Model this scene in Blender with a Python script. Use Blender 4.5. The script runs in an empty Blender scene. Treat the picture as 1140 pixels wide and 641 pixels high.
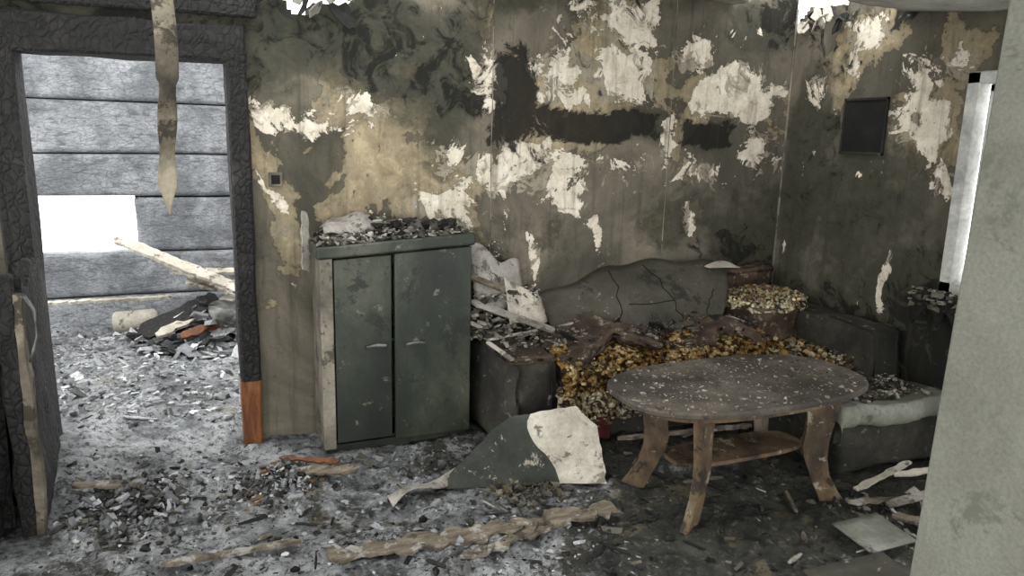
import bpy, bmesh, math, random
import numpy as np
from mathutils import Vector, Matrix, noise, Euler
random.seed(7); RNG=np.random.default_rng(7)
COL=bpy.context.collection

# ------------------------------------------------------------------ helpers
def s2l(h):
    h=h.lstrip('#'); c=[int(h[i:i+2],16)/255 for i in (0,2,4)]
    return tuple((x/12.92 if x<=.04045 else ((x+.055)/1.055)**2.4) for x in c)+(1.,)

class NT:
    def __init__(s,name):
        s.m=bpy.data.materials.new(name); s.m.use_nodes=True; s.t=s.m.node_tree; s.t.nodes.clear()
        s.out=s.n('ShaderNodeOutputMaterial'); s.b=s.n('ShaderNodeBsdfPrincipled'); s.l(s.b.outputs[0],s.out.inputs[0])
        s.tc=s.n('ShaderNodeTexCoord').outputs['Object']
    def n(s,t,**k):
        x=s.t.nodes.new(t)
        for a,v in k.items(): setattr(x,a,v)
        return x
    def l(s,a,b): s.t.links.new(a,b)
    def inp(s,sock,v):
        if isinstance(v,bpy.types.NodeSocket): s.l(v,sock)
        else: sock.default_value=v
    def noise(s,scale,detail=8,rough=.6,dist=0.,vec=None,stretch=None,off=None):
        v=vec or s.tc
        if stretch or off:
            mp=s.n('ShaderNodeMapping'); mp.inputs['Scale'].default_value=stretch or (1,1,1); mp.inputs['Location'].default_value=off or (0,0,0); s.l(v,mp.inputs[0]); v=mp.outputs[0]
        x=s.n('ShaderNodeTexNoise'); s.l(v,x.inputs['Vector'])
        x.inputs['Scale'].default_value=scale;x.inputs['Detail'].default_value=detail;x.inputs['Roughness'].default_value=rough;x.inputs['Distortion'].default_value=dist
        return x.outputs['Fac']
    def vor(s,scale,feature='DISTANCE_TO_EDGE',stretch=None,vec=None):
        v=vec or s.tc
        if stretch:
            mp=s.n('ShaderNodeMapping'); mp.inputs['Scale'].default_value=stretch; s.l(v,mp.inputs[0]); v=mp.outputs[0]
        x=s.n('ShaderNodeTexVoronoi',feature=feature); s.l(v,x.inputs['Vector']); x.inputs['Scale'].default_value=scale
        return x.outputs[0]
    def warp(s,scale,amt,detail=5):
        w=s.n('ShaderNodeVectorMath',operation='ADD'); nz=s.n('ShaderNodeTexNoise'); nz.inputs['Scale'].default_value=scale; nz.inputs['Detail'].default_value=detail; s.l(s.tc,nz.inputs[0])
        sc=s.n('ShaderNodeVectorMath',operation='SCALE'); s.l(nz.outputs['Color'],sc.inputs[0]); sc.inputs['Scale'].default_value=amt
        s.l(s.tc,w.inputs[0]); s.l(sc.outputs[0],w.inputs[1]); return w.outputs[0]
    def ramp(s,fac,stops,interp='LINEAR'):
        x=s.n('ShaderNodeValToRGB'); s.l(fac,x.inputs[0]); cr=x.color_ramp; cr.interpolation=interp
        while len(cr.elements)<len(stops): cr.elements.new(.5)
        for e,(p,c) in zip(cr.elements,stops):
            e.position=p; e.color=s2l(c) if isinstance(c,str) else (c,c,c,1)
        return x.outputs[0]
    def math(s,op,a,b=0.,clamp=False):
        x=s.n('ShaderNodeMath',operation=op,use_clamp=clamp); s.inp(x.inputs[0],a); s.inp(x.inputs[1],b); return x.outputs[0]
    def cen(s,a,k): return s.math('MULTIPLY',s.math('SUBTRACT',a,.5),k)
    def mix(s,f,a,b,mode='MIX'):
        x=s.n('ShaderNodeMix',data_type='RGBA',blend_type=mode); s.inp(x.inputs[0],f)
        for k,v in ((6,a),(7,b)):
            s.inp(x.inputs[k],s2l(v) if isinstance(v,str) else v)
        return x.outputs[2]
    def attr(s,name,out='Fac'):
        x=s.n('ShaderNodeAttribute',attribute_name=name); return x.outputs[out]
    def bump(s,h,strength=.5,dist=.01,prev=None):
        x=s.n('ShaderNodeBump'); s.l(h,x.inputs['Height']); x.inputs['Strength'].default_value=strength; x.inputs['Distance'].default_value=dist
        if prev is not None: s.l(prev,x.inputs['Normal'])
        return x.outputs[0]
    def fin(s,col,rough=.9,nrm=None,spec=.3,metal=0.):
        s.inp(s.b.inputs['Base Color'],s2l(col) if isinstance(col,str) else col); s.inp(s.b.inputs['Roughness'],rough)
        s.b.inputs['Specular IOR Level'].default_value=spec; s.b.inputs['Metallic'].default_value=metal
        if nrm is not None: s.l(nrm,s.b.inputs['Normal'])
        return s.m

def mottled(name,cols,scale=4,rough=.9,b=.4,bd=.01,fine=40,stretch=None,spec=.3,spots=None):
    t=NT(name); a=t.noise(scale,9,.65,.3,stretch=stretch)
    k=len(cols); st=[(.34+.32*i/(k-1),c) for i,c in enumerate(cols)]
    c=t.ramp(a,st); f=t.noise(fine,6,.7,stretch=stretch)
    c=t.mix(.5,c,t.ramp(f,[(.3,.35),(.7,1.)]),'MULTIPLY')
    for sp in (spots or []):
        g=t.noise(sp[1],6,.75,.3,off=(sp[1],2,5)); c=t.mix(t.ramp(g,[(sp[2],0.),(sp[2]+.04,.85)]),c,sp[0])
    return t.fin(c,rough,t.bump(f,b,bd),spec)

def charmat(name,dark,mid,light,scale=14,stretch=(1,1,1),bd=.02,ashy=.55,crack=.09,ck=1.,bs=.6):
    t=NT(name)
    v=t.vor(scale,stretch=stretch,vec=t.warp(9,.09)); n=t.noise(3,8,.65)
    c=t.ramp(n,[(.35,mid),(ashy,mid),(ashy+.2,light)])
    c=t.mix(t.ramp(v,[(.0,ck),(crack,0.)]),c,dark)
    g=t.noise(22,7,.75,stretch=(.4,1,1.4)); c=t.mix(t.ramp(g,[(.52,0.),(.6,.6)]),c,dark)
    f=t.noise(50,5,.7); c=t.mix(.5,c,t.ramp(f,[(.3,.4),(.7,1.)]),'MULTIPLY')
    h=t.ramp(v,[(0.,0.),(crack*1.6,.8),(.5,1.)])
    return t.fin(c,.75,t.bump(f,.3,.005,t.bump(h,bs,bd)),.4)

class MB:
    def __init__(s,name): s.name=name; s.v=[]; s.f=[]; s.mi=[]; s.mats=[]; s.sm=[]; s.c=[]; s.hascol=False
    def mid(s,m):
        if m not in s.mats: s.mats.append(m)
        return s.mats.index(m)
    def add(s,vs,fs,mat,smooth=False,col=None,M=None):
        o=len(s.v); k=s.mid(mat)
        for v in vs:
            v=Vector(v)
            if M is not None: v=M@v
            s.v.append(tuple(v))
        for f in fs:
            s.f.append(tuple(i+o for i in f)); s.mi.append(k); s.sm.append(smooth); s.c.append(col or (1,1,1,1))
        if col: s.hascol=True
    def box(s,lo,hi,mat,bev=0.,seg=1,M=None,sub=0,amp=0.,nf=3.,smooth=False,fn=None,col=None):
        bm=bmesh.new(); bmesh.ops.create_cube(bm,size=1)
        lo=Vector(lo);hi=Vector(hi)
        for v in bm.verts: v.co=Vector([(lo[i]+hi[i])/2+v.co[i]*(hi[i]-lo[i]) for i in range(3)])
        if sub: bmesh.ops.subdivide_edges(bm,edges=bm.edges[:],cuts=sub,use_grid_fill=True)
        if bev:
            es=[e for e in bm.edges if len(e.link_faces)==2 and e.calc_face_angle(0)>.5]
            bmesh.ops.bevel(bm,geom=es,offset=bev,segments=seg,affect='EDGES',profile=.5)
        if amp:
            for v in bm.verts:
                v.co+=noise.noise_vector(v.co*nf+Vector((3.1,7.7,1.3)))*amp+noise.noise_vector(v.co*nf*4)*amp*.35
        if fn:
            for v in bm.verts: v.co=Vector(fn(v.co))
        bm.verts.index_update()
        s.add([v.co.copy() for v in bm.verts],[[v.index for v in f.verts] for f in bm.faces],mat,smooth,col,M); bm.free()
    def grid(s,fn,nu,nv,mat,smooth=True,th=0.,col=None):
        vs=[Vector(fn(i/nu,j/nv)) for j in range(nv+1) for i in range(nu+1)]
        fs=[(j*(nu+1)+i,j*(nu+1)+i+1,(j+1)*(nu+1)+i+1,(j+1)*(nu+1)+i) for j in range(nv) for i in range(nu)]
        if th:
            W=nu+1; N=[]
            for j in range(nv+1):
                for i in range(nu+1):
                    a=vs[j*W+min(i+1,nu)]-vs[j*W+max(i-1,0)]; b=vs[min(j+1,nv)*W+i]-vs[max(j-1,0)*W+i]
                    n=a.cross(b); N.append(n.normalized() if n.length>1e-9 else Vector((0,0,1)))
            n0=len(vs); vs2=[v-N[i]*th for i,v in enumerate(vs)]; fs2=[tuple(k+n0 for k in reversed(f)) for f in fs]
            rim=[i for i in range(W)]+[j*W+nu for j in range(1,nv+1)]+[nv*W+i for i in range(nu-1,-1,-1)]+[j*W for j in range(nv-1,0,-1)]
            fs3=[(rim[(k+1)%len(rim)],rim[k],rim[k]+n0,rim[(k+1)%len(rim)]+n0) for k in range(len(rim))]
            vs=vs+vs2; fs=fs+fs2+fs3
        s.add(vs,fs,mat,smooth,col)
    def tube(s,pts,r,mat,n=8,col=None):
        pts=[Vector(p) for p in pts]; vs=[];fs=[]
        for k,p in enumerate(pts):
            d=(pts[min(k+1,len(pts)-1)]-pts[max(k-1,0)]).normalized()
            a=d.cross(Vector((0,0,1)));  a=a if a.length>.1 else d.cross(Vector((1,0,0)))
            a.normalize(); b=d.cross(a); rr=r[k] if isinstance(r,(list,tuple)) else r
            for i in range(n):
                t=2*math.pi*i/n; vs.append(p+a*math.cos(t)*rr+b*math.sin(t)*rr)
        for k in range(len(pts)-1):
            for i in range(n): fs.append((k*n+i,k*n+(i+1)%n,(k+1)*n+(i+1)%n,(k+1)*n+i))
        fs.append(tuple(range(n-1,-1,-1))); fs.append(tuple((len(pts)-1)*n+i for i in range(n)))
        s.add(vs,fs,mat,True,col)
    def prism(s,outline,origin,ax,ay,th,mat):
        ax=Vector(ax);ay=Vector(ay);n=ax.cross(ay).normalized();o=Vector(origin);k=len(outline)
        vs=[o+ax*a+ay*b+n*th/2 for a,b in outline]+[o+ax*a+ay*b-n*th/2 for a,b in outline]
        fs=[tuple(range(k)),tuple(range(2*k-1,k-1,-1))]+[((i+1)%k,i,i+k,(i+1)%k+k) for i in range(k)]
        s.add(vs,fs,mat)
    def plank(s,a,b,w,th,mat,roll=0.,rough=0.,col=None):
        a=Vector(a);b=Vector(b);d=b-a;L=d.length;d.normalize()
        side=d.cross(Vector((0,0,1)));side=side.normalized() if side.length>.05 else Vector((1,0,0)); up=side.cross(d)
        q=Matrix.Rotation(roll,3,d); side=q@side; up=q@up
        M=Matrix(((d.x,side.x,up.x,a.x),(d.y,side.y,up.y,a.y),(d.z,side.z,up.z,a.z),(0,0,0,1)))
        nseg=max(1,int(L/.03)); vs=[]
        for i in range(nseg+1):
            x=L*i/nseg; j=rough*(random.random()-.5); e=rough*(random.random()-.5)
            if rough and i in (0,nseg): j+=w*.2; e-=w*.25
            vs+= [(x,-w/2+j,0),(x,w/2+e,0),(x,w/2+e,th),(x,-w/2+j,th)]
        fs=[(3,2,1,0),tuple(nseg*4+i for i in range(4))]
        for i in range(nseg):
            for k in range(4): fs.append((i*4+k,i*4+(k+1)%4,(i+1)*4+(k+1)%4,(i+1)*4+k))
        s.add(vs,fs,mat,False,col,M)
    def obj(s):
        me=bpy.data.meshes.new(s.name); me.from_pydata(s.v,[],s.f)
        for m in s.mats: me.materials.append(m)
        me.polygons.foreach_set('material_index',s.mi); me.polygons.foreach_set('use_smooth',s.sm)
        if s.hascol:
            at=me.attributes.new('col','FLOAT_COLOR','FACE'); at.data.foreach_set('color',[x for c in s.c for x in c])
        me.update()
        if len(s.f)<60000:
            bm=bmesh.new(); bm.from_mesh(me); bmesh.ops.recalc_face_normals(bm,faces=bm.faces[:]); bm.to_mesh(me); bm.free()
        o=bpy.data.objects.new(s.name,me); COL.objects.link(o); return o

CHIP=np.array([(-1,-1,-1),(1,-1,-1),(1,1,-1),(-1,1,-1),(-1,-1,1),(1,-1,1),(1,1,1),(-1,1,1)],float)*.5
CF=[(0,3,2,1),(4,5,6,7),(0,1,5,4),(1,2,6,5),(2,3,7,6),(3,0,4,7)]
def chips(mb,n,posfn,smin,smax,flat,pal,mat,tilt=.35,power=3.,elong=1.,sink=.1):
    pal=[s2l(p) for p in pal]
    for _ in range(n):
        x,y,z=posfn(); sz=smin+(smax-smin)*random.random()**power
        v=CHIP*(1+RNG.uniform(-.5,.5,(8,3))); e=1+random.random()*elong
        v=v*np.array([sz*e,sz*(.5+.5*random.random()),sz*flat*(.4+random.random())])
        R=np.array(Euler((random.gauss(0,tilt),random.gauss(0,tilt),random.random()*6.28)).to_matrix())
        v=v@R.T+np.array([x,y,z+sz*flat*sink])
        c=random.choice(pal); k=.75+.5*random.random(); c=tuple(min(1,q*k) for q in c[:3])+(1,)
        mb.add([tuple(q) for q in v],CF,mat,False,c)
bmI=bmesh.new(); bmesh.ops.create_icosphere(bmI,subdivisions=1,radius=1); ICV=np.array([v.co[:] for v in bmI.verts]); ICF=[tuple(v.index for v in f.verts) for f in bmI.faces]; bmI.free()
def lumps(mb,n,posfn,smin,smax,pal,mat,smooth=True,flat=.75,jit=.35):
    pal=[s2l(p) for p in pal]
    for _ in range(n):
        x,y,z=posfn(); sz=smin+(smax-smin)*random.random()**2.2
        v=ICV*sz*(1+RNG.uniform(-jit,jit,(len(ICV),1)))*np.array([1,1,flat])*RNG.uniform(.6,1.3,3)+np.array([x,y,z])
        c=random.choice(pal);k=.7+.6*random.random();c=tuple(min(1,q*k) for q in c[:3])+(1,)
        mb.add([tuple(q) for q in v],ICF,mat,smooth,c)

# ------------------------------------------------------------------ materials
def chipmat():
    t=NT('fragments'); c=t.attr('col','Color'); f=t.noise(60,5,.7)
    c=t.mix(.7,c,t.ramp(f,[(.3,.35),(.7,1.)]),'MULTIPLY'); g=t.noise(25,6,.7)
    c=t.mix(t.ramp(g,[(.5,0.),(.6,.5)]),c,'#56554f')
    return t.fin(c,.95,t.bump(f,.5,.006),.15)
M_CHIP=chipmat()
def foammat(name,a,b,cc):
    t=NT(name); v=t.vor(38,'F1',vec=t.warp(14,.05)); v2=t.vor(95,'F1'); f=t.noise(7,7,.7,.4); g=t.noise(20,7,.7)
    c=t.ramp(f,[(.38,a),(.5,b),(.60,cc)])
    c=t.mix(t.ramp(v,[(.42,0.),(.7,.95)]),c,'#241708')
    c=t.mix(.5,c,t.ramp(v2,[(.1,1.),(.6,.3)]),'MULTIPLY')
    c=t.mix(t.ramp(g,[(.53,0.),(.60,.85)]),c,'#2b1e12')
    h=t.math('SUBTRACT',1.,v)
    return t.fin(c,.95,t.bump(v2,.5,.01,t.bump(h,1.,.03)),.1)
M_FOAM=foammat('burnt_foam','#6a4c26','#9c7b48','#cbb484')
M_FOAML=foammat('pale_foam','#9c8b66','#c6b892','#e3dbc2')
def wallmat():
    t=NT('sooty_peeling_plaster')
    peel=t.attr('peel');soot=t.attr('soot');warm=t.attr('warm');tone=t.attr('tone')
    n1=t.noise(4.6,13,.68,.9); n2=t.noise(1.7,7,.6,.4); n3=t.noise(11,10,.7,.6,off=(3,1,2)); fine=t.noise(80,6,.75); sm=t.noise(1.6,8,.6,.8,off=(7,7,1)); n4=t.noise(7,12,.7,1.2,off=(1,9,4))
    base=t.ramp(sm,[(.34,'#403f36'),(.46,'#545146'),(.56,'#656054'),(.68,'#787163')])
    wv=t.math('ADD',t.math('MULTIPLY',warm,.32),t.cen(n2,1.9))
    base=t.mix(t.ramp(wv,[(.18,0.),(.2,.6),(.32,.75),(.34,1.),(.6,1.)]),base,t.ramp(n3,[(.3,'#786c55'),(.5,'#93866d'),(.7,'#ada083')]))
    base=t.mix(t.ramp(wv,[(.165,0.),(.18,.6),(.2,0.)]),base,'#4a4231')
    tv=t.math('ADD',t.math('MULTIPLY',tone,.5),t.cen(n2,.9)); tv=t.math('ADD',tv,t.cen(n4,.35))
    base=t.mix(t.ramp(tv,[(.15,0.),(.25,.7),(.5,.95)]),base,t.ramp(n3,[(.3,'#2a2b24'),(.7,'#414236')]))
    pv0=t.math('ADD',t.math('MULTIPLY',peel,.36),t.cen(n4,1.7))
    base=t.mix(t.ramp(pv0,[(.27,0.),(.285,1.)]),base,t.ramp(n3,[(.3,'#7c7567'),(.7,'#9d9584')]))
    pv=t.math('ADD',t.math('MULTIPLY',peel,.46),t.cen(n1,1.9))
    pv=t.math('ADD',pv,t.cen(n3,.5))
    cream=t.ramp(n3,[(.28,'#a99f8c'),(.5,'#cac1b0'),(.72,'#e3dccf')])
    cream=t.mix(t.ramp(n4,[(.56,0.),(.6,.75)]),cream,'#8d8676')
    m=t.ramp(pv,[(.345,0.),(.357,1.)])
    c=t.mix(m,base,cream)
    c=t.mix(t.ramp(pv,[(.30,0.),(.34,.55),(.346,0.)]),c,'#2d2c25')
    sv=t.math('ADD',t.math('MULTIPLY',soot,.60),t.cen(n4,1.7))
    sv=t.math('ADD',sv,t.cen(n2,.6))
    c=t.mix(t.ramp(sv,[(.2,0.),(.31,.5),(.35,.95)]),c,'#1b1b18')
    dr=t.noise(3.,8,.65,0.3,stretch=(6,6,.5)); c=t.mix(t.ramp(dr,[(.52,0.),(.68,.55)]),c,'#37342a')
    sp=t.noise(30,5,.7); c=t.mix(t.ramp(sp,[(.64,0.),(.67,.7)]),c,'#2c2b24')
    c=t.mix(.35,c,t.ramp(fine,[(.3,.5),(.65,1.)]),'MULTIPLY')
    return t.fin(c,.93,t.bump(m,.5,.006,t.bump(fine,.25,.004)),.2)
M_WALL=wallmat()
M_CHAR=charmat('charred_wood','#040404','#151413','#454341',34,(1,1,.6),.012,.54,.10,.8,.6)
M_LOG=charmat('charred_log','#45474a','#6d7074','#9c9fa3',34,(.45,1,1.3),.010,.42,.07,.6,.4)
M_BROWN=mottled('scorched_brown_wood',['#23140b','#643a1e','#98623a'],7,.6,.3,.004,40,stretch=(1,1,.25))
M_CAB=mottled('sooty_green_metal',['#141913','#232a21','#343a2f','#4e5044'],2.2,.5,.2,.003,60,stretch=(1,1,.6),spec=.45,spots=[('#66655a',9,.61),('#10130f',4,.56)])
M_CABSIDE=mottled('sooty_side_daylight_tone',['#4a4840','#757063','#999283'],2.5,.8,.2,.004,50,spots=[('#3a372f',7,.56)])  # daylight on the cabinet side is put into this lighter colour
M_STRIP=mottled('scorched_wallpaper',['#403c32','#6a6355','#8f8775'],4,.85,.2,.004,50,spots=[('#2b2921',6,.53)])
M_TABLE=mottled('ashy_table_top',['#2b2721','#403b33','#544e44','#6b6558'],2.5,.8,.3,.004,80,spots=[('#868072',18,.61),('#1f1c17',6,.57)])
M_LEG=mottled('scorched_table_wood',['#221b15','#443728','#61503a','#797060'],4,.7,.2,.003,60,stretch=(1,1,.5),spots=[('#837d6e',12,.59),('#1a150f',7,.56)])
M_SOFA=mottled('burnt_upholstery',['#191916','#2c2b26','#45433b'],3,.95,.5,.006,70,spots=[('#6b665a',15,.61)])
M_SOFATOP=mottled('scorched_upholstery_brown',['#261e17','#41362b','#5f5143'],5,.95,.5,.008,60,spots=[('#7a7466',18,.57)])
M_SLAB=mottled('smoked_panel',['#2e2d27','#45433a','#5d5a50'],1.6,.8,.2,.003,60,spots=[('#8a8474',22,.63),('#211f1b',4,.57)])
M_PALE=mottled('grey_pale_sheet',['#8d887c','#b6b0a2','#d0cbc0'],3,.85,.2,.003,50,spots=[('#5d594c',5,.57),('#4a473d',14,.58)])
M_GREYSHEET=mottled('ashy_grey_sheet',['#65625a','#8e8a82','#aca89f'],3,.85,.2,.003,50,spots=[('#504d45',5,.55),('#3a3832',14,.58)])
M_CHAISE=mottled('sooty_pale_cushion',['#4c4e46','#6b6d63','#888a80'],2.,.85,.2,.003,50,spots=[('#40403a',7,.58)])
M_DARKSHEET=mottled('dark_side_sheet',['#1e211d','#31342e','#494b44'],3,.7,.2,.003,50,spots=[('#8f8a7c',9,.59)])
M_WOOD=mottled('dirty_plank',['#3f3930','#665d4f','#83796a'],6,.85,.4,.006,60,stretch=(1.5,5,1),spots=[('#8d8c86',7,.54),('#2e2b25',9,.56)])
M_WHITEFR=mottled('sooty_white_frame',['#6f706c','#b5b6b2','#dcdcd8'],3,.5,.1,.002,50)
M_RED=mottled('red_fabric',['#2b1412','#4d201d','#6a332d'],6,.95,.4,.004,70,spots=[('#777064',16,.58)])
M_METAL=mottled('dull_metal',['#2b2b2a','#5a5a57','#8b8b86'],10,.4,.1,.002,60,spec=.6)
M_CEIL=mottled('sooty_ceiling',['#8c8b84','#b5b4ad','#d6d5cf'],1.5,.9,.2,.004,40)
M_PART=mottled('partition_plaster',['#67685c','#7a7b70','#8d8d85'],.9,.9,.15,.003,90,spots=[('#62625a',16,.64),('#5c5d53',2.2,.58)])
M_BLACK=mottled('soot_and_shade_black',['#080808','#141413','#22211f'],6,.9,.3,.004,60)  # real soot, and also the painted dark of vent recess and log gaps
def floormat():
    t=NT('ash_covered_floor'); br=t.attr('bright'); n=t.noise(3.2,12,.75,.5); n3=t.noise(9,12,.8,.3); f=t.noise(60,8,.85); n5=t.noise(24,10,.85,.2,off=(4,4,4)); n6=t.noise(1.6,8,.7,.5,off=(2,8,4))
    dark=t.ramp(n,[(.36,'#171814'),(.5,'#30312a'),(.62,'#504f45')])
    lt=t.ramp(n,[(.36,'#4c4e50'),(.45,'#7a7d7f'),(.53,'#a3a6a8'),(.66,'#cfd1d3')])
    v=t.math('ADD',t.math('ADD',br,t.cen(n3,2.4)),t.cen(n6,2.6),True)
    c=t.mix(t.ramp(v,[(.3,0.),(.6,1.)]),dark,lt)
    pt=t.noise(4,8,.7,.4,off=(5,5,5)); c=t.mix(t.ramp(pt,[(.58,0.),(.63,.55)]),c,t.mix(br,'#6f6540','#7d7461'))
    c=t.mix(t.ramp(n5,[(.52,0.),(.56,.9)]),c,'#222220')
    c=t.mix(t.ramp(n5,[(.40,.75),(.44,0.)]),c,t.mix(br,'#66645b','#c6c8c9'))
    c=t.mix(.6,c,t.ramp(f,[(.38,.35),(.58,1.)]),'MULTIPLY')
    return t.fin(c,t.ramp(n,[(.4,.3),(.55,.9)]),t.bump(f,.8,.014,t.bump(n5,.8,.03)),.4)
M_FLOOR=floormat()

# ------------------------------------------------------------------ room shell
D=3.83; XR=3.554; CH=2.45
def blob(u,v,L):
    du=noise.fractal(Vector((u*3.1,v*3.1,2.)),1,2,4)*.09; dv=noise.fractal(Vector((u*3.1,v*3.1,12.)),1,2,4)*.09
    r=0.
    for q in L:
        a,b,ra,rb,s=q[:5]
        if len(q)>5:
            x=abs((u+du*.45-a)/ra);y=abs((v+dv*.45-b)/rb); k=s*math.exp(-.7*(x**4+y**4))
        else:
            x=(u+du-a)/ra;y=(v+dv-b)/rb; k=s*math.exp(-.8*(x*x+y*y)**1.3)
        r=max(r,k)
    return r
PEEL=[(.48,1.66,.24,.08,.7),(.85,1.72,.2,.06,.7),(1.26,1.46,.14,.14,.8),(1.46,1.93,.11,.2,.95),(1.68,1.41,.34,.15,1.15),(1.9,1.92,.22,.18,1.),
 (2.32,1.97,.28,.2,1.05),(2.26,2.28,.28,.16,.9),(2.67,1.57,.09,.2,1.1),(3.17,1.87,.4,.17,1.1),(3.38,1.55,.2,.17,1.),(1.8,.93,.035,.12,1.1),(2.17,1.03,.045,.09,1.2),
 (2.83,1.10,.05,.12,1.1),(1.2,1.2,.28,.17,.85),(2.82,2.1,.2,.1,.8),(.36,1.25,.08,.3,.5),(2.0,1.25,.12,.05,.8),(2.9,1.4,.17,.07,.85),(.72,.95,.3,.1,.5),(2.4,1.45,.5,.06,.6),
 (2.5,2.0,1.2,.4,.3),(1.6,1.3,.6,.3,.35),(1.93,1.75,.4,.07,.5)]
SOOT=[(1.61,1.80,.12,.26,1.,1),(1.40,1.79,.09,.08,.75),(2.18,1.66,.42,.085,1.,1),(2.93,1.63,.17,.09,1.,1),(1.2,1.92,.3,.25,.5),(.75,2.1,.6,.3,.45),(3.42,2.35,.22,.14,.8),(1.2,.9,.4,.2,.3),(3.3,.8,.6,.28,.5),
 (-.4,2.2,.9,.3,.6),(1.9,2.4,.6,.12,.35),(.3,1.95,.15,.2,.4)]
WARM=[(.85,1.55,.5,.3,1.),(.36,1.2,.14,.6,.9),(1.2,1.25,.35,.25,.9),(2.1,1.8,.8,.45,.7),(3.2,1.8,.5,.3,.6),(.6,1.95,.3,.15,.3)]
TONE=[(.6,2.05,.8,.28,1.),(1.2,1.85,.25,.4,.9),(3.3,2.3,.4,.25,.7),(3.4,.9,.5,.45,.8),(2.6,1.1,.6,.3,.5),(-.6,2.2,1.,.4,1.),(1.3,.8,.5,.3,.6),(1.7,2.35,.5,.15,.6),(1.8,1.1,.4,.2,.4)]
RPEEL=[(3.28,2.2,.16,.14,1.),(2.83,1.75,.13,.3,1.),(3.6,1.9,.1,.14,.9),(2.95,.87,.035,.16,1.2),(3.75,1.,.035,.07,1.1),(2.74,1.4,.1,.12,.8),(2.65,2.02,.12,.1,.8),(3.1,1.8,.6,.5,.2)]
RSOOT=[(3.0,.45,.7,.4,.65),(2.6,.6,.25,.45,.7),(3.65,2.3,.15,.2,.6),(3.2,1.2,.4,.3,.2),(3.4,1.5,.3,.6,.25),(3.0,2.35,.4,.12,.4)]
RWARM=[(2.8,1.8,.2,.4,.8),(3.3,2.1,.3,.2,.7)]
RTONE=[(2.9,.6,.8,.6,.9),(3.65,1.3,.2,.8,.8),(3.2,1.25,.5,.45,.8)]
def wall(name,u0,u1,v0,v1,P,res,holes,LL,top=None):
    nu=int((u1-u0)/res);nv=int((v1-v0)/res); vs=[];A=[[] for _ in LL];fs=[]
    for j in range(nv+1):
        for i in range(nu+1):
            u=u0+(u1-u0)*i/nu;v=v0+(v1-v0)*j/nv; vs.append(P(u,v))
            for a,L in zip(A,LL): a.append(blob(u,v,L))
    for j in range(nv):
        for i in range(nu):
            u=u0+(u1-u0)*(i+.5)/nu;v=v0+(v1-v0)*(j+.5)/nv
            if any(h[0]<u<h[1] and h[2]<v<h[3] for h in holes): continue
            if top and v>top(u): continue
            fs.append((j*(nu+1)+i,j*(nu+1)+i+1,(j+1)*(nu+1)+i+1,(j+1)*(nu+1)+i))
    me=bpy.data.meshes.new(name); me.from_pydata(vs,[],fs)
    for nm,a in zip(('peel','soot','warm','tone'),A):
        at=me.attributes.new(nm,'FLOAT','POINT'); at.data.foreach_set('value',a)
    me.materials.append(M_WALL); o=bpy.data.objects.new(name,me); COL.objects.link(o)
    so=o.modifiers.new('thick','SOLIDIFY'); so.thickness=.12; so.offset=-1
    return o
def btop(u):
    n=noise.noise(Vector((u*9,0,3)))*.07+noise.noise(Vector((u*29,0,3)))*.04
    return 2.17+n+1.5*max(0,abs(u-.58)-.15) if .3<u<.95 else 2.6
wb=wall('wall_back',-1.7,XR,0,2.6,lambda u,v:(u,D,v),.02,[(-.76,.25,-1,2.0)],[PEEL,SOOT,WARM,TONE],btop)
def rtop(u):
    n=noise.noise(Vector((u*9,5,3)))*.08
    return 2.36+n if u>3.42 else 2.6
wr=wall('wall_right',1.62,D,0,2.6,lambda u,v:(XR,u,v),.02,[(1.7,2.6,.85,1.96)],[RPEEL,RSOOT,RWARM,RTONE],rtop)
for o,ax in ((wb,1),(wr,0)):
    if o.data.polygons[0].normal[ax]>0: o.data.flip_normals()

def floor_h(x,y):
    p=Vector((x,y,0)); h=noise.fractal(p*2.2,1.,2.,4)*.03+noise.fractal(p*9,.8,2.,4)*.022
    out=min(1,max(0,(y-3.6)/.5)) if x<1 else 0
    h+=out*(.08+noise.fractal(p*1.7+Vector((9,0,0)),1,2,3)*.08)
    h+=.10*math.exp(-((x+.62)**2/.03+(y-3.75)**2/.1))
    return max(h,-.02)
def make_floor():
    x0,x1,y0,y1=-2.2,4.2,-.9,6.6; r=.018; nx=int((x1-x0)/r);ny=int((y1-y0)/r); vs=[];A=[]
    for j in range(ny+1):
        for i in range(nx+1):
            x=x0+(x1-x0)*i/nx;y=y0+(y1-y0)*j/ny; vs.append((x,y,floor_h(x,y)))
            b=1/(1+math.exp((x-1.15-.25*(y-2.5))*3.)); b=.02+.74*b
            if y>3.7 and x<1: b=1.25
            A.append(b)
    fs=[(j*(nx+1)+i,j*(nx+1)+i+1,(j+1)*(nx+1)+i+1,(j+1)*(nx+1)+i) for j in range(ny) for i in range(nx)]
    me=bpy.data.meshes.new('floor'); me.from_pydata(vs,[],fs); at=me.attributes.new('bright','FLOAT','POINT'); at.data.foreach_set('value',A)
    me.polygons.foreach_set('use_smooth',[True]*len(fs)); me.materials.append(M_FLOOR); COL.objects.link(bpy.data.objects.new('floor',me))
make_floor()

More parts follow.
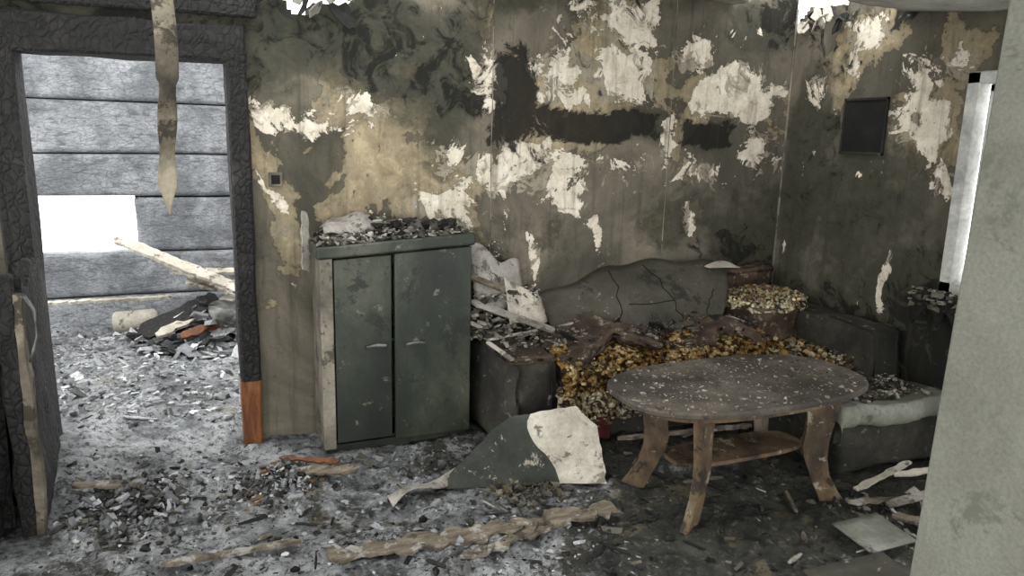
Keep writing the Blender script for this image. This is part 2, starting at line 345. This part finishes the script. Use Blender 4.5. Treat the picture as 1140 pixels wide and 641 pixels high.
def ceil_z(x,y):
    sag=max(0,(x-1.5)/2.05)*min(1,max(0,(D-y)/1.3))*.20
    return CH-sag+noise.noise(Vector((x*1.5,y*1.5,0)))*.02
mb=MB('ceiling'); r=.05; YC=-.9  # ceiling extended unseen over the camera to cut top light
nx=int((XR+1.7)/r);ny=int((D-YC)/r)
vs=[(-1.7+(XR+1.7)*i/nx,YC+(D-YC)*j/ny) for j in range(ny+1) for i in range(nx+1)]
fs=[]
for j in range(ny):
    for i in range(nx):
        x=-1.7+(XR+1.7)*(i+.5)/nx;y=YC+(D-YC)*(j+.5)/ny; k=noise.noise(Vector((x*5,y*5,1)))*.12
        if ((x-3.45)/.5)**2+((y-3.5)/.5)**2<1+k*3: continue
        if ((x-.5)/.9)**2+((y-3.3)/1.1)**2<1+k*3: continue
        fs.append((j*(nx+1)+i,j*(nx+1)+i+1,(j+1)*(nx+1)+i+1,(j+1)*(nx+1)+i))
mb.add([(x,y,ceil_z(x,y)) for x,y in vs],fs,M_CEIL,True); o=mb.obj()
so=o.modifiers.new('t','SOLIDIFY'); so.thickness=.03
mb=MB('hanging_ceiling_scraps')
for i in range(20):
    x=.3+.5*random.random(); z=2.18+.22*random.random(); mb.plank((x,3.79,z),(x+random.uniform(-.12,.12),3.72,z-random.uniform(.03,.13)),.02+.04*random.random(),.006,random.choice([M_CHAR,M_BLACK,M_GREYSHEET,M_BLACK]),random.random()*2,.02)
for i in range(14):
    y=3.3+.45*random.random(); z=2.32+.08*random.random(); mb.plank((3.50,y,z),(3.47,y+random.uniform(-.1,.1),z-random.uniform(.02,.1)),.03+.04*random.random(),.006,random.choice([M_CHAR,M_BLACK,M_PALE]),random.random()*2,.02)
mb.obj()

mb=MB('wall_partition'); mb.box((1.98,-.9,0),(2.12,1.4,2.3),M_PART,.008,2,sub=0,fn=lambda c:(c.x+(c.z-1.1)*.035,c.y,c.z)); mb.obj()

mb=MB('wall_outer_logs')
ys=6.33; zc=[0,.31,.65,1.07,1.39,1.78,2.15,2.5]
for a,b in zip(zc[:-1],zc[1:]):
    segs=[(-3.,1.9)]
    if a>=.64 and b<=1.08: segs=[(-3.,-1.12),(-.44,1.9)]
    for x0,x1 in segs:
        mb.box((x0,ys,a+.004),(x1,ys+.18,b-.004),M_LOG,.03,3,sub=7,amp=.016,nf=2.5,smooth=True)
for x0,x1,z0,z1 in ((-3,1.9,0,.64),(-3,1.9,1.08,2.5),(-3,-1.12,.6,1.1),(-.44,1.9,.6,1.1)): mb.box((x0,ys+.1,z0),(x1,ys+.16,z1),M_BLACK)  # black backing added so no sky shows through the log gaps
mb.obj()

mb=MB('door_frame')
mb.box((-.79,D-.05,0),(-.67,D+.14,2.03),M_CHAR,.012,1,sub=6,amp=.012,nf=9)
mb.box((.155,D-.05,.34),(.25,D+.14,2.03),M_CHAR,.012,1,sub=6,amp=.010,nf=9)
mb.box((.155,D-.05,0),(.25,D+.14,.36),M_BROWN,.01,1,sub=4,amp=.006,nf=9)
mb.box((-.9,D-.055,1.9),(.25,D+.14,2.06),M_CHAR,.012,1,sub=6,amp=.015,nf=9)
mb.obj()
mb=MB('trim_1'); mb.box((-1.7,D-.05,2.1),(.3,D-.01,2.2),M_CHAR,.01,1,sub=5,amp=.015,nf=8)
mb.box((-1.7,D-.03,2.28),(.2,D-.01,2.4),M_BLACK,.01,1,sub=5,amp=.02,nf=8); mb.obj()

mb=MB('door_1')
mb.box((-.69,3.24,0),(-.65,3.76,1.02),M_CHAR,.01,1,sub=6,amp=.012,nf=8,fn=lambda c:(c.x+(3.76-c.y)*.04,c.y,c.z*(1+.12*noise.noise(Vector((c.y*7,0,0)))) if c.z>.8 else c.z))
mb.box((-.655,3.17,0),(-.62,3.24,.98),M_STRIP,.006,1,sub=10,amp=.014,nf=8)
mb.box((-.71,3.17,0),(-.65,3.25,1.05),M_CHAR,.006,1,sub=8,amp=.016,nf=8)
mb.tube([(-.61,3.17,.97),(-.58,3.15,.92),(-.575,3.14,.82),(-.61,3.16,.72)],.007,M_METAL)
mb.obj()
mb=MB('charred_timber_stack')
for i in range(14):
    x=-.79-random.random()*.3;y=3.0+random.random()*.5
    mb.plank((x,y,0.),(x+random.uniform(-.05,.05),y+random.uniform(-.05,.1),.75+random.random()*.4),.08,.05,random.choice([M_CHAR,M_CHAR,M_BLACK]),random.random()*3,.02)
mb.box((-1.1,2.95,0),(-.78,3.6,.55),M_BLACK,.03,1,sub=6,amp=.05,nf=6)
mb.obj()

for k,(x,z0,z1) in enumerate([(1.50,.95,2.5),(2.65,.9,2.5)]):
    mb=MB('trim_%d'%(k+2)); mb.tube([(x+.006*noise.noise(Vector((z*3,k,0))),D-.001,z) for z in np.linspace(z0,z1,24)],.0025,M_CABSIDE,6); mb.obj()
mb=MB('trim_4'); mb.tube([(XR-.006,D-.006,z) for z in np.linspace(.6,2.42,10)],.007,M_CABSIDE,6); mb.obj()

mb=MB('window_1')
def fr(y0,y1,z0,z1,x0=XR-.03,x1=XR+.05): mb.box((x0,y0,z0),(x1,y1,z1),M_WHITEFR,.006,1)
fr(2.53,2.6,.85,1.96);fr(1.7,1.76,.85,1.96);fr(1.7,2.6,.85,.92);fr(1.7,2.6,1.9,1.96)
fr(2.46,2.50,.92,1.9,XR,XR+.04);fr(1.77,1.81,.92,1.9,XR,XR+.04);fr(1.77,2.5,.92,.96,XR,XR+.04);fr(1.77,2.5,1.86,1.9,XR,XR+.04);fr(2.12,2.16,.92,1.9,XR,XR+.04)
mb.box((XR-.06,1.68,.82),(XR+.06,2.62,.85),M_CABSIDE,.005,1)
mb.obj()
mb=MB('burnt_curtain_rag')
mb.grid(lambda u,v:(XR-.10-.02*math.sin(u*9),2.68-u*.25,.87-v*(.14+.05*math.sin(u*13))),14,6,M_BLACK,th=.006); 
chips(mb,120,lambda:(XR-.11+random.gauss(0,.012),random.uniform(2.4,2.68),random.uniform(.78,.88)),.01,.035,.5,['#6b675c','#2a2823','#8b877c'],M_CHIP); mb.obj()

mb=MB('wall_vent')
mb.box((XR-.006,3.07,1.55),(XR-.001,3.36,1.85),M_BLACK)  # flat black panel paints the shade of the vent recess
for a,b,c,d in ((3.06,3.37,1.845,1.86),(3.06,3.37,1.54,1.555),(3.06,3.075,1.54,1.86),(3.355,3.37,1.54,1.86)): mb.box((XR-.012,a,c),(XR,b,d),M_SOFA,.002,1)
mb.obj()
mb=MB('wall_socket')
mb.box((.33,D-.012,1.325),(.395,D-.001,1.395),M_CABSIDE,.004,2); mb.box((.342,D-.016,1.338),(.383,D-.011,1.382),M_BLACK,.002,1)
mb.obj()

# ------------------------------------------------------------------ cabinet
mb=MB('metal_cabinet')
x0,x1,y0,y1=.52,1.29,3.54,3.81
def tp(c): return (c.x,c.y,c.z*(1+ .045*(c.x-x0)/(x1-x0)))
H=1.06
mb.box((x0,y0+.02,.04),(x0+.02,y1,H-.05),M_CABSIDE,.003,1,fn=tp)
mb.box((x1-.02,y0+.02,.04),(x1,y1,H-.05),M_CABSIDE,.003,1,fn=tp)
mb.box((x0+.02,y1-.01,.04),(x1-.02,y1,H-.05),M_CABSIDE,fn=tp)
mb.box((x0+.02,y0+.03,.04),(x1-.02,y1-.01,.06),M_CAB,fn=tp)
mb.box((x0+.02,y0+.03,.55),(x1-.02,y1-.01,.565),M_CAB,fn=tp)
mb.box((x0-.015,y0-.02,H-.06),(x1+.012,y1,H),M_CAB,.012,3,fn=tp)
mb.box((x0+.01,y0+.03,0),(x1-.01,y1,.05),M_CAB,.003,1,fn=tp)
mb.box((x0,y0-.002,.03),(x0+.06,y0+.03,H-.06),M_CABSIDE,.004,1,fn=tp)
mb.box((x0+.067,y0+.002,.055),(.868,y0+.024,H-.07),M_CAB,.006,2,fn=tp)
mb.box((.882,y0-.008,.04),(x1-.004,y0+.022,H-.065),M_CAB,.006,2,fn=tp)
for hx,hy in ((.785,y0+.002),(.985,y0-.008)):
    z=.55
    mb.box((hx-.055,hy-.003,z-.018),(hx+.055,hy+.001,z+.018),M_CAB,.002,1)
    mb.tube([(hx-.05,hy,z),(hx-.045,hy-.018,z+.004),(hx,hy-.026,z+.012),(hx+.045,hy-.018,z+.004),(hx+.05,hy,z)],[.006,.007,.009,.007,.006],M_METAL)
def topz(x): return H*(1+.045*(x-x0)/(x1-x0))
def topos():
    x=random.uniform(x0+.01,x1-.01);y=random.uniform(y0+.01,y1-.02)
    h=.10*math.exp(-((x-.85)/.32)**2)*(.3+.7*(y-y0)/.26)
    return x,y,topz(x)+random.random()*h
CT=['#83817a','#98958c','#6a675e','#4a4842','#b0ada4','#2a2926','#3b3934','#1f1e1c']
chips(mb,2600,topos,.006,.035,.4,CT,M_CHIP)
mb.box((.60,3.60,1.055),(1.15,3.8,1.13),M_SOFA,.03,2,sub=8,amp=.03,nf=8,fn=lambda c:(c.x,c.y,c.z-.06*abs(c.x-.85)/.3 if c.z>1.08 else c.z))
mb.grid(lambda u,v:(.56+u*.40,3.64+v*.14,1.11+.12*math.sin(u*2.6+.3)*v-.03*u+.02*math.sin(v*5)+.01*math.sin(u*15)),20,6,M_GREYSHEET,th=.004)
lumps(mb,80,lambda:(random.uniform(.9,1.22),random.uniform(3.6,3.75),1.13+.02*random.random()),.01,.05,['#1c1b19','#2e2c28','#4b4842'],M_CHIP,False)
mb.plank((.58,3.54,1.10),(.78,3.56,1.065),.03,.008,M_WOOD); mb.plank((.8,3.66,1.14),(1.2,3.7,1.13),.05,.012,M_CHAR)
mb.obj()
mb=MB('leaning_lath'); mb.plank((.465,3.66,.93),(.49,3.80,1.20),.04,.01,M_GREYSHEET,.8,.012); mb.obj()

# ------------------------------------------------------------------ coffee table
mb=MB('coffee_table'); cx,cy,tz=2.22,2.53,.54; ha,hb=.63,.34
def oval(a,b,n=64,e=2.7):
    return [(math.copysign(abs(math.cos(t))**(2/e),math.cos(t))*a,math.copysign(abs(math.sin(t))**(2/e),math.sin(t))*b) for t in [2*math.pi*i/n for i in range(n)]]
def slab(a,b,z0,z1,mat,bev=.006,e=2.7,n=64):
    rings=[(a-bev,b-bev,z1),(a,b,z1-bev),(a,b,z0+bev),(a-bev*2,b-bev*2,z0)]
    vs=[];fs=[]
    for (ra,rb,z) in rings: vs+=[(cx+p,cy+q,z) for p,q in oval(ra,rb,n,e)]
    for k in range(3):
        for i in range(n): fs.append((k*n+i,(k+1)*n+i,(k+1)*n+(i+1)%n,k*n+(i+1)%n))
    fs.append(tuple(range(n))); fs.append(tuple(3*n+i for i in reversed(range(n))))
    mb.add(vs,fs,mat)
slab(ha,hb,tz-.03,tz,M_TABLE,.008,2.7)
slab(ha-.10,hb-.07,tz-.075,tz-.028,M_LEG,.004,2.7)
slab(.36,.12,.20,.22,M_LEG,.005,3.4)
ang=math.atan2(.235,.42)
for sx in (-1,1):
    for sy in (-1,1):
        d=Vector((sx*math.cos(ang),sy*math.sin(ang),0)); 
        prof=[(.29,.50),(.45,.50),(.442,.44),(.425,.36),(.412,.28),(.412,.2),(.43,.12),(.47,.05),(.505,.0),(.50,-.01),(.40,-.01),(.383,.03),(.355,.09),(.33,.15),(.31,.20),(.30,.25),(.308,.32),(.31,.38),(.30,.44)]
        mb.prism(prof,(cx,cy,0),d,(0,0,1),.036,M_LEG)
def tpos():
    while True:
        a=random.uniform(-1,1);b=random.uniform(-1,1)
        if abs(a)**2.5+abs(b)**2.5<.92: return cx+a*ha,cy+b*hb,tz
chips(mb,900,tpos,.003,.012,.5,['#7b776c','#8d897e','#4e4a40','#a09c91','#3b3831'],M_CHIP,.3,3)
mb.obj()

# ------------------------------------------------------------------ corner sofa
mb=MB('corner_sofa')
mb.box((1.36,3.18,.0),(1.65,3.8,.49),M_SOFA,.05,3,sub=6,amp=.02,nf=5,smooth=True)
mb.box((1.39,3.21,.47),(1.63,3.78,.51),M_SOFATOP,.018,2,sub=6,amp=.015,nf=9,smooth=True)
mb.box((1.64,3.26,.0),(3.0,3.8,.33),M_SOFA,.02,2,sub=6,amp=.015,nf=5,smooth=True)
mb.box((1.66,3.20,.03),(1.98,3.30,.26),M_RED,.02,2,sub=6,amp=.02,nf=9,smooth=True)
mb.box((1.64,3.66,.30),(3.3,3.80,.60),M_SOFA,.04,3,sub=7,amp=.02,nf=5,smooth=True)
for (a,b,yf,z) in ((1.66,2.34,3.17,.515),(2.38,3.0,3.17,.515)):
    mb.box((a,yf,z-.05),(b,3.70,z),M_SOFATOP,.022,3,sub=16,amp=.045,nf=6,smooth=True,fn=lambda c,a=a,b=b:(c.x,c.y+.035*math.sin(c.x*17)+.02*math.sin(c.x*39),c.z+.07*math.sin(math.pi*(c.x-a)/(b-a))+.03*noise.noise(c*11)))
    mb.box((a+.02,yf+.06,.3),(b-.02,3.68,z-.03),M_SOFATOP,.03,2,sub=5,amp=.02,nf=5,smooth=True)
def foamband(a,b,z0,z1,y,mat,nu=130,nv=30):
    def f(u,v):
        x=a+(b-a)*u; z=z0+(z1-z0)*v
        z+=.05*math.sin(math.pi*u)*v
        p=Vector((x,0,z)); e=noise.fractal(p*11,.6,2,4)*.045+noise.noise(p*38)*.016
        yy=y-.06*math.sin(math.pi*min(1,v*1.1))-e+.14*max(0,v-.75)/.25
        zz=z+noise.noise(Vector((x*9,z*5,4)))*.03+noise.noise(Vector((x*40,z*40,4)))*.012
        return (x+noise.noise(Vector((x*30,z*30,9)))*.012,yy,zz)
    mb.grid(f,nu,nv,mat)
foamband(1.64,2.36,.28,.52,3.19,M_FOAM); foamband(2.36,3.04,.32,.52,3.19,M_FOAM); foamband(1.62,2.3,.16,.34,3.20,M_FOAML,110,18)
def cyl(cxx,cyy,r0,r1,z0,z1,mat,n=28):
    def f(u,v):
        t=u*2*math.pi; r=r0+(r1-r0)*v; r*=1+.05*math.sin(3*t+1); q=.02*noise.noise(Vector((math.cos(t)*2,math.sin(t)*2,v*3)))
        return (cxx+(r+q)*math.cos(t),cyy+(r+q)*.8*math.sin(t),z0+(z1-z0)*v)
    mb.grid(f,n,6,mat); 
cyl(3.20,3.50,.25,.27,.3,.64,M_SOFATOP)
def dome(u,v):
    t=u*2*math.pi; r=v*.29; x=3.20+r*math.cos(t);y=3.50+r*.8*math.sin(t)
    return (x,y,.65+.06*(1-v*v)+noise.fractal(Vector((x,y,0))*14,.7,2,4)*.03-.03*max(0,v-.9)/.1)
mb.grid(dome,70,26,M_FOAML)
mb.box((2.95,3.70,.62),(3.45,3.80,.81),M_SOFATOP,.04,3,sub=6,amp=.02,nf=5,smooth=True)
mb.box((3.28,2.75,.0),(3.53,3.5,.62),M_SOFA,.04,3,sub=7,amp=.02,nf=5,smooth=True)
mb.box((2.76,2.42,.03),(3.5,3.5,.28),M_SOFA,.03,2,sub=7,amp=.015,nf=5,smooth=True)
def chz(u,v):
    x=2.69+u*.79
    if v<.3:
        t=v/.3*math.pi; y=2.40-.045*math.sin(t); z=.325-.055*math.cos(t)
    else: y=2.40+(v-.3)/.7*1.0; z=.38
    e=min(u,1-u); z-=.05*max(0,1-e/.04)**2
    z+=noise.fractal(Vector((x,y,0))*3,1,2,3)*.02-(.02*math.sin(u*3.1) if v>.3 else 0)
    return (x,y+.015*math.sin(u*9)+.02*noise.noise(Vector((u*12,0,0))),z)
mb.grid(lambda u,v:chz(u,v*.36),60,20,M_CHAISE)
mb.grid(lambda u,v:chz(u,.36+v*.64),60,24,M_SLAB)
FO=['#75592e','#8b6c3a','#573f22','#a3895a','#37281a','#7e6138','#b8a67a','#2a1f12']
FL=['#b5aa88','#cfc6a8','#8f7c50','#6b5633','#a39a7d','#857f6d','#4b4434']
lumps(mb,350,lambda:(random.uniform(1.67,3.0),3.12+random.gauss(0,.03),random.uniform(.30,.52)),.004,.016,FO,M_CHIP,False,jit=.5)
lumps(mb,300,lambda:(random.uniform(1.66,2.3),3.17+random.gauss(0,.03),random.uniform(.14,.34)),.004,.016,FL,M_CHIP,False,jit=.5)
def disc():
    t=random.random()*6.28;r=math.sqrt(random.random()); return 3.20+.28*r*math.cos(t),3.50+.22*r*math.sin(t),.65+.06*(1-r*r)+random.random()*.02
lumps(mb,700,disc,.005,.017,FO[:4]+FL,M_CHIP,False,jit=.5)
lumps(mb,900,lambda:(random.uniform(2.9,3.3),random.uniform(2.85,3.4),.38+random.random()*.07),.006,.024,FO+FL+['#5a564c','#2e2b26'],M_CHIP,False,jit=.5)
SD=['#5d594f','#77736a','#403d34','#8f8b80','#2a2823']
chips(mb,1500,lambda:(random.uniform(1.4,3.0),random.uniform(3.25,3.78),.54+random.random()*.04),.004,.028,.4,SD,M_CHIP)
chips(mb,1300,lambda:(random.uniform(2.74,3.4),random.uniform(2.45,3.4),.375+random.random()*.01),.004,.022,.5,SD+['#a5a196'],M_CHIP)
chips(mb,900,lambda:(random.uniform(1.3,1.75),random.uniform(3.6,3.79),.52+random.random()**2*.25),.006,.04,.4,SD+['#a8a498','#c0bcb0'],M_CHIP)
for i in range(26):
    x=random.uniform(1.7,2.9);y=random.uniform(3.25,3.6);a=random.random()*6.28
    mb.plank((x,y,.56),(x+.12*math.cos(a),y+.08*math.sin(a),.57+.05*random.random()),.03+.03*random.random(),.008,random.choice([M_SLAB,M_SOFATOP,M_BLACK,M_GREYSHEET]),random.random(),.015)
def pan(u,v):
    x=1.76+u*1.30; top=.85-.17*max(0,.4-u)**1.2/.33+.012*math.sin(u*23)
    z=.50+(top-.50)*v-.02*math.sin(u*7)
    y=3.42+.37*v-.08*math.sin(v*math.pi)+.03*math.sin(u*3.1+1)
    if u>.75: x-=(1-v)*(u-.75)*1.3; y-=.16*(u-.75)*v; z+=.05*(u-.75)*v
    n=noise.noise(Vector((u*3,v*2,0)))*.035
    return (x,y+n,z)
mb.grid(pan,36,12,M_SLAB,th=.03)
mb.grid(lambda u,v:(2.86+u*.24,3.62+.05*v,.84+.035*v*math.sin(u*3)-u*.01),10,4,M_PALE,th=.004)
for a in ((.3,.1,.38,.95),(.38,.5,.6,.45),(.62,.1,.56,.95),(.75,.2,.9,.6)):
    pts=[Vector(pan(a[0]+(a[2]-a[0])*k/8+.012*math.sin(k*2.3),a[1]+(a[3]-a[1])*k/8)) for k in range(9)]
    mb.tube(pts,.0035,M_BLACK,5)
mb.v=[(min(a,3.545),min(b,3.822),c) for a,b,c in mb.v]
mb.obj()
mb=MB('crumpled_wallpaper')
mb.grid(lambda u,v:(1.33+u*.34+v*.03,3.77-.10*v-.05*math.sin(u*5),1.02-u*.14-v*.30+.03*math.sin(u*8+v*3)),16,12,M_GREYSHEET,th=.003)
mb.grid(lambda u,v:(1.52+u*.22,3.66-.1*v+.03*math.sin(u*6),.84-u*.12-v*.24*(1-.5*u)),10,8,M_PALE,th=.003)
mb.obj()
mb=MB('broken_slats')
mb.plank((1.32,3.62,.72),(1.72,3.42,.58),.05,.012,M_GREYSHEET,.3,.006); mb.plank((1.37,3.5,.525),(1.385,3.2,.515),.02,.012,M_PALE)
mb.plank((1.38,3.5,.54),(2.0,3.54,.59),.015,.008,M_PALE,.2,.006); mb.plank((1.33,3.7,.85),(1.5,3.6,.78),.04,.01,M_WOOD,.5)
mb.obj()

# broken, creased wallboard leaning up from the floor in front of the sofa arm
mb=MB('broken_wallboard_sheet')
def sh(u,v):
    x=.98+u*.72; y=2.98-u*.17
    h=(.05+.50*u) if u<.42 else .26+.10*(u-.42)
    h*=1+.06*noise.noise(Vector((u*11,0,0)))
    if u>.9: h-=.9*(u-.9)
    y+=-.10*max(0,u-.62)+.20*v*(h/.3)
    return (x+.02*v+.015*noise.noise(Vector((0,v*6,u*2))), y, h*v+.01)
def split(v): return .66+.06*math.sin(v*5+1)-.05*v
mb.grid(lambda u,v:sh(u*split(v),v),30,10,M_DARKSHEET,th=.008,smooth=False)
mb.grid(lambda u,v:sh(split(v)+u*(1-split(v)),v),12,10,M_PALE,th=.008,smooth=False)
mb.grid(lambda u,v:(.70+u*.42,2.96+u*.14-v*(.10-.05*u)+.02*math.sin(u*9),.03+.03*math.sin(u*6)*v+.02*u),16,5,M_GREYSHEET,th=.004)
mb.obj()

mb=MB('fallen_planks')
P=lambda *a,**k: mb.plank(*a,**k)
P((.38,2.60,.015),(1.0,2.53,.02),.10,.012,M_WOOD,.05,.06); P((.95,2.55,.025),(1.58,2.50,.04),.08,.012,M_WOOD,.05,.06)
P((.85,2.42,.015),(1.35,2.50,.02),.05,.012,M_WOOD,0,.04)
P((-.2,2.75,.02),(.3,2.72,.03),.03,.012,M_WOOD,0,.02)
P((.35,3.35,.03),(.62,3.2,.06),.05,.012,M_WOOD,.3,.02); P((.3,3.5,.04),(.55,3.3,.07),.03,.01,M_BROWN,.3,.02)
P((-.56,3.45,.07),(-.30,3.40,.05),.05,.012,M_WOOD,0,.03)
P((2.75,2.12,.03),(3.2,2.02,.12),.04,.010,M_GREYSHEET,.2,.01); P((2.7,2.25,.05),(3.1,2.3,.1),.03,.01,M_PALE,.1,.01); P((2.66,2.02,.04),(2.95,1.78,.05),.05,.012,M_WOOD,.1,.02)
P((2.9,2.22,.1),(3.3,2.0,.22),.03,.01,M_PALE,.4,.01); P((2.6,2.2,.03),(3.0,2.1,.03),.04,.01,M_WOOD,0,.02)
P((1.9,3.02,.10),(2.6,2.85,.14),.03,.015,M_WOOD,0,.01); P((2.3,3.02,.06),(2.65,2.9,.22),.04,.01,M_SLAB)
for i in range(110):
    x=random.uniform(-.5,3.0);y=random.uniform(1.8,3.05);a=random.random()*6.28;L=.04+.16*random.random()**2
    if -.55<x+L*math.cos(a): P((x,y,floor_h(x,y)+.004),(x+L*math.cos(a),y+L*math.sin(a),floor_h(x,y)+.010+random.random()*.015),.006+.015*random.random(),.006,random.choice([M_WOOD,M_CHAR,M_CHAR,M_BLACK,M_SLAB]),random.random(),.004)
mb.obj()
mb=MB('fallen_ceiling_tile'); mb.grid(lambda u,v:(2.02+u*.35,1.62+v*.25-u*.05,.03+.03*u+.01*math.sin(v*6)),6,6,M_SLAB,th=.01)
mb.grid(lambda u,v:(2.35+u*.25,1.85+v*.2,.04+.02*v),6,6,M_CHAISE,th=.008); mb.obj()

# ------------------------------------------------------------------ debris
GR=['#67686a','#82858a','#4b4b4a','#999b9e','#353534','#20201f','#adafb1','#5a564c','#2b2b29']
DK=['#33322c','#48463e','#24231f','#5f5b51','#7d786c','#4d4435']
mb=MB('floor_rubble')
def reg(x0,x1,y0,y1):
    def f():
        x=random.uniform(x0,x1);y=random.uniform(y0,y1); return x,y,floor_h(x,y)-.003
    return f
chips(mb,6000,reg(-.62,1.6,1.9,3.5),.002,.013,.6,GR,M_CHIP,power=2)
chips(mb,260,reg(-.62,1.6,2.0,3.5),.015,.05,.3,GR,M_CHIP)
chips(mb,2600,reg(1.2,3.4,1.5,3.2),.002,.012,.5,DK,M_CHIP,power=2)
chips(mb,100,reg(1.2,3.4,1.5,3.2),.015,.045,.3,DK,M_CHIP)
chips(mb,300,reg(2.5,3.4,1.7,2.3),.008,.05,.25,['#8b887e','#69655b','#4a473f','#a19e94'],M_CHIP)
lumps(mb,800,reg(-.6,3.0,1.9,3.4),.004,.026,['#141412','#22211e','#3a3833'],M_CHIP,False,.6,.5)
lumps(mb,500,reg(-.6,1.3,1.9,3.4),.004,.020,['#8f9194','#a9abae','#6c6d6e','#bfc1c3'],M_CHIP,False,.5,.5)
chips(mb,1200,reg(-.60,.2,3.0,3.75),.004,.028,.45,GR,M_CHIP)
def heap(cx_,cy_,r,h):
    def f():
        a=random.random()*6.28;q=random.random()**.6; x=cx_+r*q*math.cos(a);y=cy_+r*q*math.sin(a); return x,y,floor_h(x,y)+h*(1-q)*random.random()
    return f
chips(mb,900,heap(-.33,3.3,.24,.09),.006,.035,.5,GR,M_CHIP)
chips(mb,600,heap(.28,3.3,.2,.08),.006,.035,.45,GR+['#6b5238'],M_CHIP)
chips(mb,300,heap(1.35,2.85,.18,.04),.006,.035,.45,DK,M_CHIP)
mb.obj()
mb=MB('outdoor_rubble')
WH=['#9a9da0','#b5b8ba','#7f8286','#c8cacb','#6a6c6f','#8a8d90','#35373a']
chips(mb,6000,reg(-1.6,.9,4.0,6.2),.005,.032,.5,WH,M_CHIP)
chips(mb,130,reg(-1.6,.9,4.05,6.15),.04,.10,.25,WH,M_CHIP)
chips(mb,450,heap(.0,5.6,.5,.35),.02,.10,.3,WH+['#2c2c2d'],M_CHIP)
mb.obj()
mb=MB('collapsed_boards')
for a,b,w in [((-.55,5.95,.80),(.5,5.3,.38),.10),((-.45,6.0,.72),(.45,5.5,.30),.05),((-.2,5.9,.55),(.6,5.4,.6),.07),((-1.1,6.0,.34),(-.2,5.9,.36),.03),((-.3,5.4,.2),(.3,5.7,.42),.08),((-.1,5.8,.5),(.5,5.6,.35),.1)]:
    mb.plank(a,b,w,.02,M_PALE,.3,.02)
mb.plank((-.15,5.3,.2),(.25,5.5,.3),.06,.02,M_BROWN,.5,.02); mb.plank((-.4,5.5,.2),(.1,5.6,.4),.15,.02,M_CHAR,.5,.02); mb.plank((-.5,5.7,.15),(.2,5.5,.25),.12,.02,M_CHAR,.1,.02)
mb.obj()
mb=MB('fallen_roll'); mb.tube([(-.62,6.0,.18),(-.6,6.0,.18),(-.34,5.95,.2),(-.32,5.95,.2)],[.05,.075,.075,.05],M_PALE,14); mb.obj()
mb=MB('rusty_bucket'); mb.tube([(.12,5.5,.22),(.14,5.45,.36)],[.09,.11],M_METAL,16); mb.obj()

mb=MB('hanging_wallpaper_strip')
def strip(u,v):
    z=2.42-v*1.17; w=.08 if v<.55 else .065+.008*math.sin(v*30)
    if v>.9: w*=(1-(v-.9)/.1*.9)
    x=-.13+.07*v+.03*math.sin(v*5)-.05*max(0,v-.75)
    return (x+(u-.5)*w, 3.3+.03*math.sin(v*9+u*2)+.02*u, z)
mb.grid(strip,5,50,M_STRIP,th=.003); mb.obj()

# ------------------------------------------------------------------ light
w=bpy.data.worlds.new('overcast'); bpy.context.scene.world=w; w.use_nodes=True
bg=w.node_tree.nodes['Background']; bg.inputs[0].default_value=(.98,.98,.97,1); bg.inputs[1].default_value=3.7
s=bpy.data.lights.new('sun','SUN'); s.energy=1.6; s.angle=.3; so=bpy.data.objects.new('sun',s); COL.objects.link(so)
so.rotation_euler=Vector((.35,-.35,-.85)).to_track_quat('-Z','Y').to_euler()

# ------------------------------------------------------------------ camera
cd=bpy.data.cameras.new('camera'); cam=bpy.data.objects.new('camera',cd); COL.objects.link(cam)
cd.sensor_width=36; cd.lens=36*823/1140; cd.clip_start=.05
p,r,th=.2034,.025,.4052
right=Vector((math.cos(th),-math.sin(th),0));fw=Vector((math.sin(th),math.cos(th),0));up=Vector((0,0,1))
f2=fw*math.cos(p)-up*math.sin(p);u2=fw*math.sin(p)+up*math.cos(p)
r3=right*math.cos(r)+u2*math.sin(r);u3=-right*math.sin(r)+u2*math.cos(r)
cam.matrix_world=Matrix(((r3.x,u3.x,-f2.x,0),(r3.y,u3.y,-f2.y,0),(r3.z,u3.z,-f2.z,1.6),(0,0,0,1)))
bpy.context.scene.camera=cam
vs=bpy.context.scene.view_settings; vs.view_transform='Standard'; vs.look='None'; vs.exposure=.12
